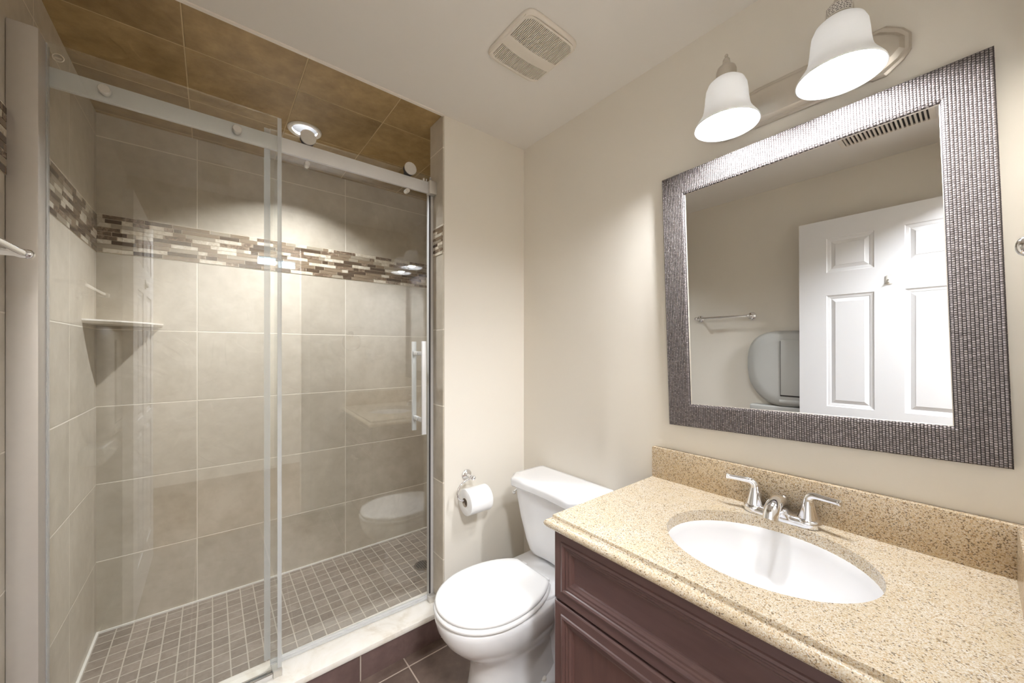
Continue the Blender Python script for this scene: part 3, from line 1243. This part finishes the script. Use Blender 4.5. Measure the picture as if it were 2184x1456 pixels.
# ================================================================ TOILET
TY = -.350
t = thing('toilet', (-.33, TY, 0), 'white two-piece toilet with closed lid between the vanity and the cream wall', 'toilet')
NP = 56


def egg(xf, xbk, b, z, xm=None, p=2.25, yc_=TY, pb=None):
    """closed loop: nose at x=xf, back at x=xbk, half width b"""
    if xm is None:
        xm = xf+(xbk-xf)*.46
    pts = []
    for i in range(NP):
        a = 2*PI*i/NP
        c_, s_ = cos(a), sin(a)
        if c_ > 0:
            e = p
            x = xm+(xf-xm)*abs(c_)**(2/e)
        else:
            e = pb or p
            x = xm+(xbk-xm)*abs(c_)**(2/e)
        pts.append((x, yc_+b*math.copysign(abs(s_)**(2/e), s_), z))
    return pts


bm = bm_new()
loft(bm, [egg(-.530, -.16, .118, .0005, p=2.6), egg(-.532, -.16, .116, .012, p=2.6), egg(-.524, -.165, .106, .06, p=2.5), egg(-.520, -.17, .100, .12, p=2.4), egg(-.528, -.17, .100, .17, p=2.3),
          egg(-.560, -.165, .118, .205, p=2.2), egg(-.598, -.155, .140, .235, p=2.2), egg(-.628, -.15, .156, .27, p=2.2), egg(-.644, -.145, .164, .30, p=2.2), egg(-.650, -.145, .167, .325, p=2.2), egg(-.650, -.145, .167, .340, p=2.2), egg(-.645, -.15, .162, .347, p=2.2), egg(-.60, -.18, .12, .348, p=2.2)])
ob('bowl', bm, M['porcelain'], t, smooth='all')
# rear trapway, floor flange and deck
bm = bm_new()
loft(bm, [egg(-.44, -.10, .128, .0005, p=4), egg(-.44, -.10, .128, .030, p=4), egg(-.43, -.105, .118, .042, p=4), egg(-.38, -.11, .088, .06, p=3.5), egg(-.36, -.09, .082, .14, p=3.2), egg(-.37, -.07, .088, .22, p=3.2), egg(-.38, -.05, .10, .28, p=3.6), egg(-.36, -.035, .125, .315, p=4.5), egg(-.34, -.03, .14, .335, p=6), egg(-.34, -.03, .14, .350, p=6), egg(-.335, -.035, .136, .356, p=6)])
ob('trapway', bm, M['porcelain'], t, smooth='all')
for sy in (-1, 1):
    bm = bm_new()
    lathe(bm, [(.014, .030), (.0145, .040), (.012, .052), (.006, .057), (0, .058)], (-.295, TY+sy*.1, 0), n=24)
    ob('bolt_cap', bm, M['plastic'], t)
# print on the deck
bm = bm_new()
rnd = random.Random(2)
yy = TY-.012
for k in range(7):
    ww = rnd.uniform(.0035, .0055)
    box(bm, -.2465, -.2425, yy-ww, yy, .3560, .3563)
    yy -= ww+.0012
ob('maker_print', bm, M['print'], t, smooth=0, label='tiny dark maker print on the deck')
# seat and lid
def seat_ring(g, z, cut):
    """egg shape that narrows to a short straight edge at the hinge; g shrinks it all round"""
    return [(min(x, cut), y, zz) for x, y, zz in egg(-.652+g, -.212-g, .166-g, z, xm=-.455, p=2.1, pb=2.0)]


bm = bm_new()
loft(bm, [seat_ring(.014, .3485, -.250), seat_ring(.001, .351, -.240), seat_ring(-.003, .357, -.238), seat_ring(.000, .3645, -.240), seat_ring(.008, .3665, -.246)])
ob('seat', bm, M['seat'], t, smooth='all')
bm = bm_new()
loft(bm, [seat_ring(.012, .3675, -.264), seat_ring(.004, .3695, -.258), seat_ring(.002, .375, -.256), seat_ring(.005, .3805, -.258), seat_ring(.014, .3845, -.266), seat_ring(.045, .3875, -.29), seat_ring(.11, .389, -.36)])
ob('lid', bm, M['seat'], t, smooth='all')
for sy in (-1, 1):
    bm = bm_new()
    box(bm, -.262, -.236, TY+sy*.064-.013, TY+sy*.064+.013, .3565, .371, bev=.004, seg=3)
    ob('hinge', bm, M['seat'], t)


def tank(z, hy, xf, ch, xb=-.018, bow=.010):
    """tank outline: flat back, chamfered and slightly bowed front"""
    pts = []
    y0, y1 = TY-hy, TY+hy
    r = .012
    pts += [(xb, y1-r), (xb-.004, y1-.004), (xb-r, y1)]
    pts += [(xf+ch+.006, y1), (xf+ch-.003, y1-.003), (xf+.006, y1-ch+.010), (xf, y1-ch)]
    for k in range(1, 10):
        a = k/10
        y = y1-ch-(2*hy-2*ch)*a
        pts.append((xf+bow*sin(PI*a), y))
    pts += [(xf, y0+ch), (xf+.006, y0+ch-.010), (xf+ch-.003, y0+.003), (xf+ch+.006, y0)]
    pts += [(xb-r, y0), (xb-.004, y0+.004), (xb, y0+r)]
    return [(x, y, z) for x, y in pts]


bm = bm_new()
loft(bm, [tank(.363, .085, -.150, .03), tank(.366, .105, -.166, .035), tank(.374, .122, -.176, .04), tank(.392, .138, -.184, .042), tank(.43, .153, -.191, .044), tank(.52, .176, -.203, .046), tank(.60, .190, -.212, .048), tank(.642, .194, -.215, .048)])
ob('tank', bm, M['porcelain'], t, smooth=40)
bm = bm_new()
loft(bm, [tank(.6425, .198, -.219, .05, -.014), tank(.646, .207, -.229, .052, -.008), tank(.650, .210, -.233, .052, -.006), tank(.670, .211, -.234, .052, -.006), tank(.678, .208, -.231, .052, -.009), tank(.6835, .200, -.223, .052, -.017), tank(.6855, .18, -.203, .05, -.035)])
ob('tank_lid', bm, M['porcelain'], t, smooth=40)
bm = bm_new()
lathe(bm, [(.012, -.002), (.012, .004), (.008, .007)], (-.165, TY+.188, .605), 'y', 24)
lv = spline([(-.165, TY+.194, .610), (-.170, TY+.202, .607), (-.178, TY+.205, .599), (-.184, TY+.205, .588)], 6)
tube(bm, lv, [.005]*(len(lv)-6)+[.006, .007, .0082, .0085, .0075, .004], 14)
ob('flush_lever', bm, M['chrome'], t, smooth=50)
bm = bm_new()
tube(bm, spline([(-.012, TY+.17, .14), (-.05, TY+.17, .14), (-.075, TY+.165, .17), (-.09, TY+.15, .27), (-.10, TY+.11, .37)], 6), .005, 10)
lathe(bm, [(.016, 0), (.016, -.010), (.010, -.012), (.010, -.04)], (-.001, TY+.17, .14), 'x', 20)
ob('supply_line', bm, M['chrome'], t, smooth=50)

# ================================================================ PAPER HOLDER AND ROLL
t = thing('toilet_paper_holder', (-.335, 0, .666), 'chrome wall holder with curled arm for the toilet paper roll', 'paper holder')
bm = bm_new()
lathe(bm, [(.0, -.012), (.008, -.012), (.012, -.010), (.0165, -.0075), (.022, -.006), (.0245, -.003), (.0245, -.0002)], (-.335, 0, .666), 'y', 36)
ob('rosette', bm, M['chrome'], t, smooth=50)
bm = bm_new()
lathe(bm, [(.008, -.010), (.0065, -.022), (.0055, -.038), (.0065, -.046), (.0095, -.052), (.0105, -.058), (.0095, -.064), (.005, -.069), (0, -.070)], (-.337, 0, .668), 'y', 28)
ob('post', bm, M['chrome'], t, smooth=50)
bm = bm_new()
tube(bm, spline([(-.340, -.056, .668), (-.365, -.056, .665), (-.395, -.057, .653), (-.414, -.058, .628), (-.414, -.060, .602), (-.400, -.062, .587), (-.380, -.063, .583), (-.33, -.063, .583), (-.278, -.063, .583), (-.262, -.063, .586), (-.256, -.060, .592)], 8), .0038, 12)
ob('arm', bm, M['chrome'], t, smooth=50)
t = thing('toilet_paper_roll', (-.32, -.063, .52), 'white toilet paper roll hanging on the chrome holder', 'toilet paper')
bm = bm_new()
RC = (0, -.064, .574)
n = 48
ro, ri = .0545, .0185
lathe(bm, [(ri, -.383), (ro-.002, -.383), (ro, -.3815), (ro, -.2745), (ro-.002, -.273), (ri, -.273)], RC, 'x', n, False, False)
ob('paper', bm, M['paper'], t, smooth=40)
bm = bm_new()
lathe(bm, [(ri, -.384), (ri, -.272), (ri-.0012, -.272), (ri-.0012, -.384), (ri, -.384)], RC, 'x', 32, False, False)
ob('cardboard_core', bm, M['core'], t, smooth=40)

# ================================================================ LEFT WALL: TOWEL BAR, WALL UNIT, DOOR
TBZ = 1.425
t = thing('towel_bar', (XL, -.32, TBZ), 'chrome towel bar on the wall left of the shower screen', 'towel bar')
for py in (-.150, -.485):
    bm = bm_new()
    lathe(bm, [(.0, .012), (.012, .011), (.020, .008), (.025, .004), (.026, .0002)], (XL, py, TBZ), 'x', 32)
    ob('rosette', bm, M['chrome'], t, smooth=50)
    bm = bm_new()
    lathe(bm, [(.009, .010), (.007, .03), (.007, .055), (.0095, .062), (.0105, .070), (.009, .078), (.004, .082), (0, .0825)], (XL, py, TBZ), 'x', 24)
    ob('post', bm, M['chrome'], t, smooth=50)
bm = bm_new()
tube(bm, [(XL+.069, -.485, TBZ), (XL+.069, -.15, TBZ)], .0068, 18)
ob('bar', bm, M['chrome'], t, smooth=50)

t = thing('wall_dispenser', (XL, -.66, .74), 'rounded pale grey plastic wall unit half hidden behind the open door', 'dispenser')


def disp(k, x):
    """rounded outline in y,z, narrowing to the bottom"""
    pts = []
    yc_, zc_ = -.685, 1.085
    for i in range(48):
        a = 2*PI*i/48
        c_, s_ = cos(a), sin(a)
        px = math.copysign(abs(c_)**(2/2.8), c_)
        pz = math.copysign(abs(s_)**(2/3.4), s_)
        wz = pz*.235
        hw = .215*(1-.30*max(0, -pz)**1.7)
        pts.append((x, yc_+px*hw*k, zc_+wz*k))
    return pts


bm = bm_new()
loft(bm, [disp(1.0, XL+.0005), disp(1.0, XL+.035), disp(.97, XL+.055), disp(.90, XL+.067), disp(.7, XL+.070)])
ob('shell', bm, M['grey'], t, smooth=40)
bm = bm_new()
box(bm, XL+.0702, XL+.0765, -.90, -.664, .925, 1.262, bev=.002)
ob('front_flap', bm, M['grey'], t)
bm = bm_new()
box(bm, XL+.0700, XL+.0712, -.90, -.6605, .917, 1.255)
ob('seam_gap', bm, M['dark'], t, smooth=0)
bm = bm_new()
lathe(bm, [(.022, -.90), (.022, -.655)], (XL+.05, 0, .885), 'y', 24)
ob('roller', bm, M['grey'], t)
bm = bm_new()
box(bm, XL+.0005, XL+.066, -.90, -.49, .79, .852, bev=.008, seg=3)
ob('bottom_tray', bm, M['grey'], t)

# six-panel door, open against the left wall
DXF = -1.487                     # face towards the room
DY0, DY1, DT = -1.484, -.768, 1.925
do = thing('door_1', (DXF-.017, DY0, 0.01), 'white six-panel door standing open along the left wall', 'door')
do['kind'] = 'structure'
bm = bm_new()
ys = [DY0, -1.389, -1.195, -1.086, -.892, DY1]
zs = [.012, .20, .838, .888, 1.505, 1.631, 1.822, DT]
for xf, sgn in ((DXF, 1), (DXF-.034, -1)):
    for i in range(5):
        for j in range(7):
            y0, y1, z0, z1 = ys[i], ys[i+1], zs[j], zs[j+1]
            if i in (1, 3) and j in (1, 3, 5):
                R = lambda q, d: [(xf-sgn*d, y0+q, z0+q), (xf-sgn*d, y1-q, z0+q), (xf-sgn*d, y1-q, z1-q), (xf-sgn*d, y0+q, z1-q)]
                nested(bm, [R(0, 0), R(.004, .004), (R(.016, .006)), R(.020, .008), R(.036, .003), R(.038, .0015)])
            else:
                bm.faces.new([bm.verts.new(p) for p in ((xf, y0, z0), (xf, y1, z0), (xf, y1, z1), (xf, y0, z1))])
for a, b in (((DY0, .012), (DY1, .012)), ((DY1, .012), (DY1, DT)), ((DY1, DT), (DY0, DT)), ((DY0, DT), (DY0, .012))):
    bm.faces.new([bm.verts.new(p) for p in ((DXF, *a), (DXF, *b), (DXF-.034, *b), (DXF-.034, *a))])
bmesh.ops.remove_doubles(bm, verts=bm.verts, dist=1e-5)
ob('door_leaf', bm, M['door'], do, smooth=0)
# adhesive hook on the door
HYK, HZK = -1.141, 1.557
hk = thing('adhesive_hook', (DXF, HYK, HZK), 'small white adhesive hook on the open six-panel door', 'hook')
bm = bm_new()
box(bm, DXF+.0003, DXF+.004, HYK-.012, HYK+.012, HZK-.022, HZK+.024, bev=.0035, seg=3)
ob('hook_base', bm, M['plastic'], hk)
bm = bm_new()
tube(bm, spline([(DXF+.004, HYK, HZK+.004), (DXF+.006, HYK, HZK-.008), (DXF+.009, HYK, HZK-.012), (DXF+.012, HYK, HZK-.008)], 6), [.004]*19, 12)
ob('hook_prong', bm, M['plastic'], hk)

# ================================================================ NEAR WALL: RING, SWITCHES, OUTLET
RX, RZ = -.455, 1.345
t = thing('towel_ring', (RX, YN, RZ), 'chrome towel ring on the wall between light switches and outlet', 'towel ring')
bm = bm_new()
lathe(bm, [(.0, .012), (.012, .011), (.020, .008), (.024, .004), (.025, .0002)], (RX, YN, RZ), 'y', 32)
ob('rosette', bm, M['chrome'], t, smooth=50)
bm = bm_new()
lathe(bm, [(.008, .010), (.006, .018), (.006, .020), (.0095, .023), (.0115, .0265), (.0122, .0295), (.0115, .0325), (.0088, .036), (.0045, .038), (0, .0385)], (RX, YN, RZ), 'y', 28)
ob('post', bm, M['chrome'], t, smooth=50)
bm = bm_new()
tube(bm, [(RX+.066*sin(2*PI*i/48), YN+.022, RZ-.064+.066*cos(2*PI*i/48)) for i in range(49)], .0035, 10, False)
ob('ring', bm, M['chrome'], t, smooth=50)
SXX, SZZ = -.655, 1.235
t = thing('light_switch', (SXX, YN, SZZ), 'white double rocker light switch plate left of the towel ring', 'light switch')
bm = bm_new()
box(bm, SXX-.058, SXX+.058, YN+.0002, YN+.005, SZZ-.057, SZZ+.057, bev=.002)
ob('cover_plate', bm, M['plastic'], t)
for dx in (-.023, .023):
    bm = bm_new()
    box(bm, SXX+dx-.0165, SXX+dx+.0165, YN+.005, YN+.009, SZZ-.033, SZZ+.033, bev=.001)
    ob('rocker', bm, M['trim'], t)
OX, OZ = -.310, 1.165
t = thing('wall_outlet', (OX, YN, OZ), 'white duplex wall outlet above the counter side splash', 'outlet')
bm = bm_new()
box(bm, OX-.035, OX+.035, YN+.0002, YN+.005, OZ-.057, OZ+.057, bev=.002)
ob('cover_plate', bm, M['plastic'], t)
for dz in (-.019, .019):
    bm = bm_new()
    lathe(bm, [(.0165, .005), (.0165, .0065)], (OX, YN, OZ+dz), 'y', 24)
    r = ob('receptacle', bm, M['plastic'], t)
    bm = bm_new()
    for dx in (-.006, .006):
        box(bm, OX+dx-.0012, OX+dx+.0012, YN+.0065, YN+.0068, OZ+dz, OZ+dz+.008)
    lathe(bm, [(.0024, .0065), (.0024, .0068)], (OX, YN, OZ+dz-.007), 'y', 12)
    ob('slot', bm, M['dark'], r, smooth=0)
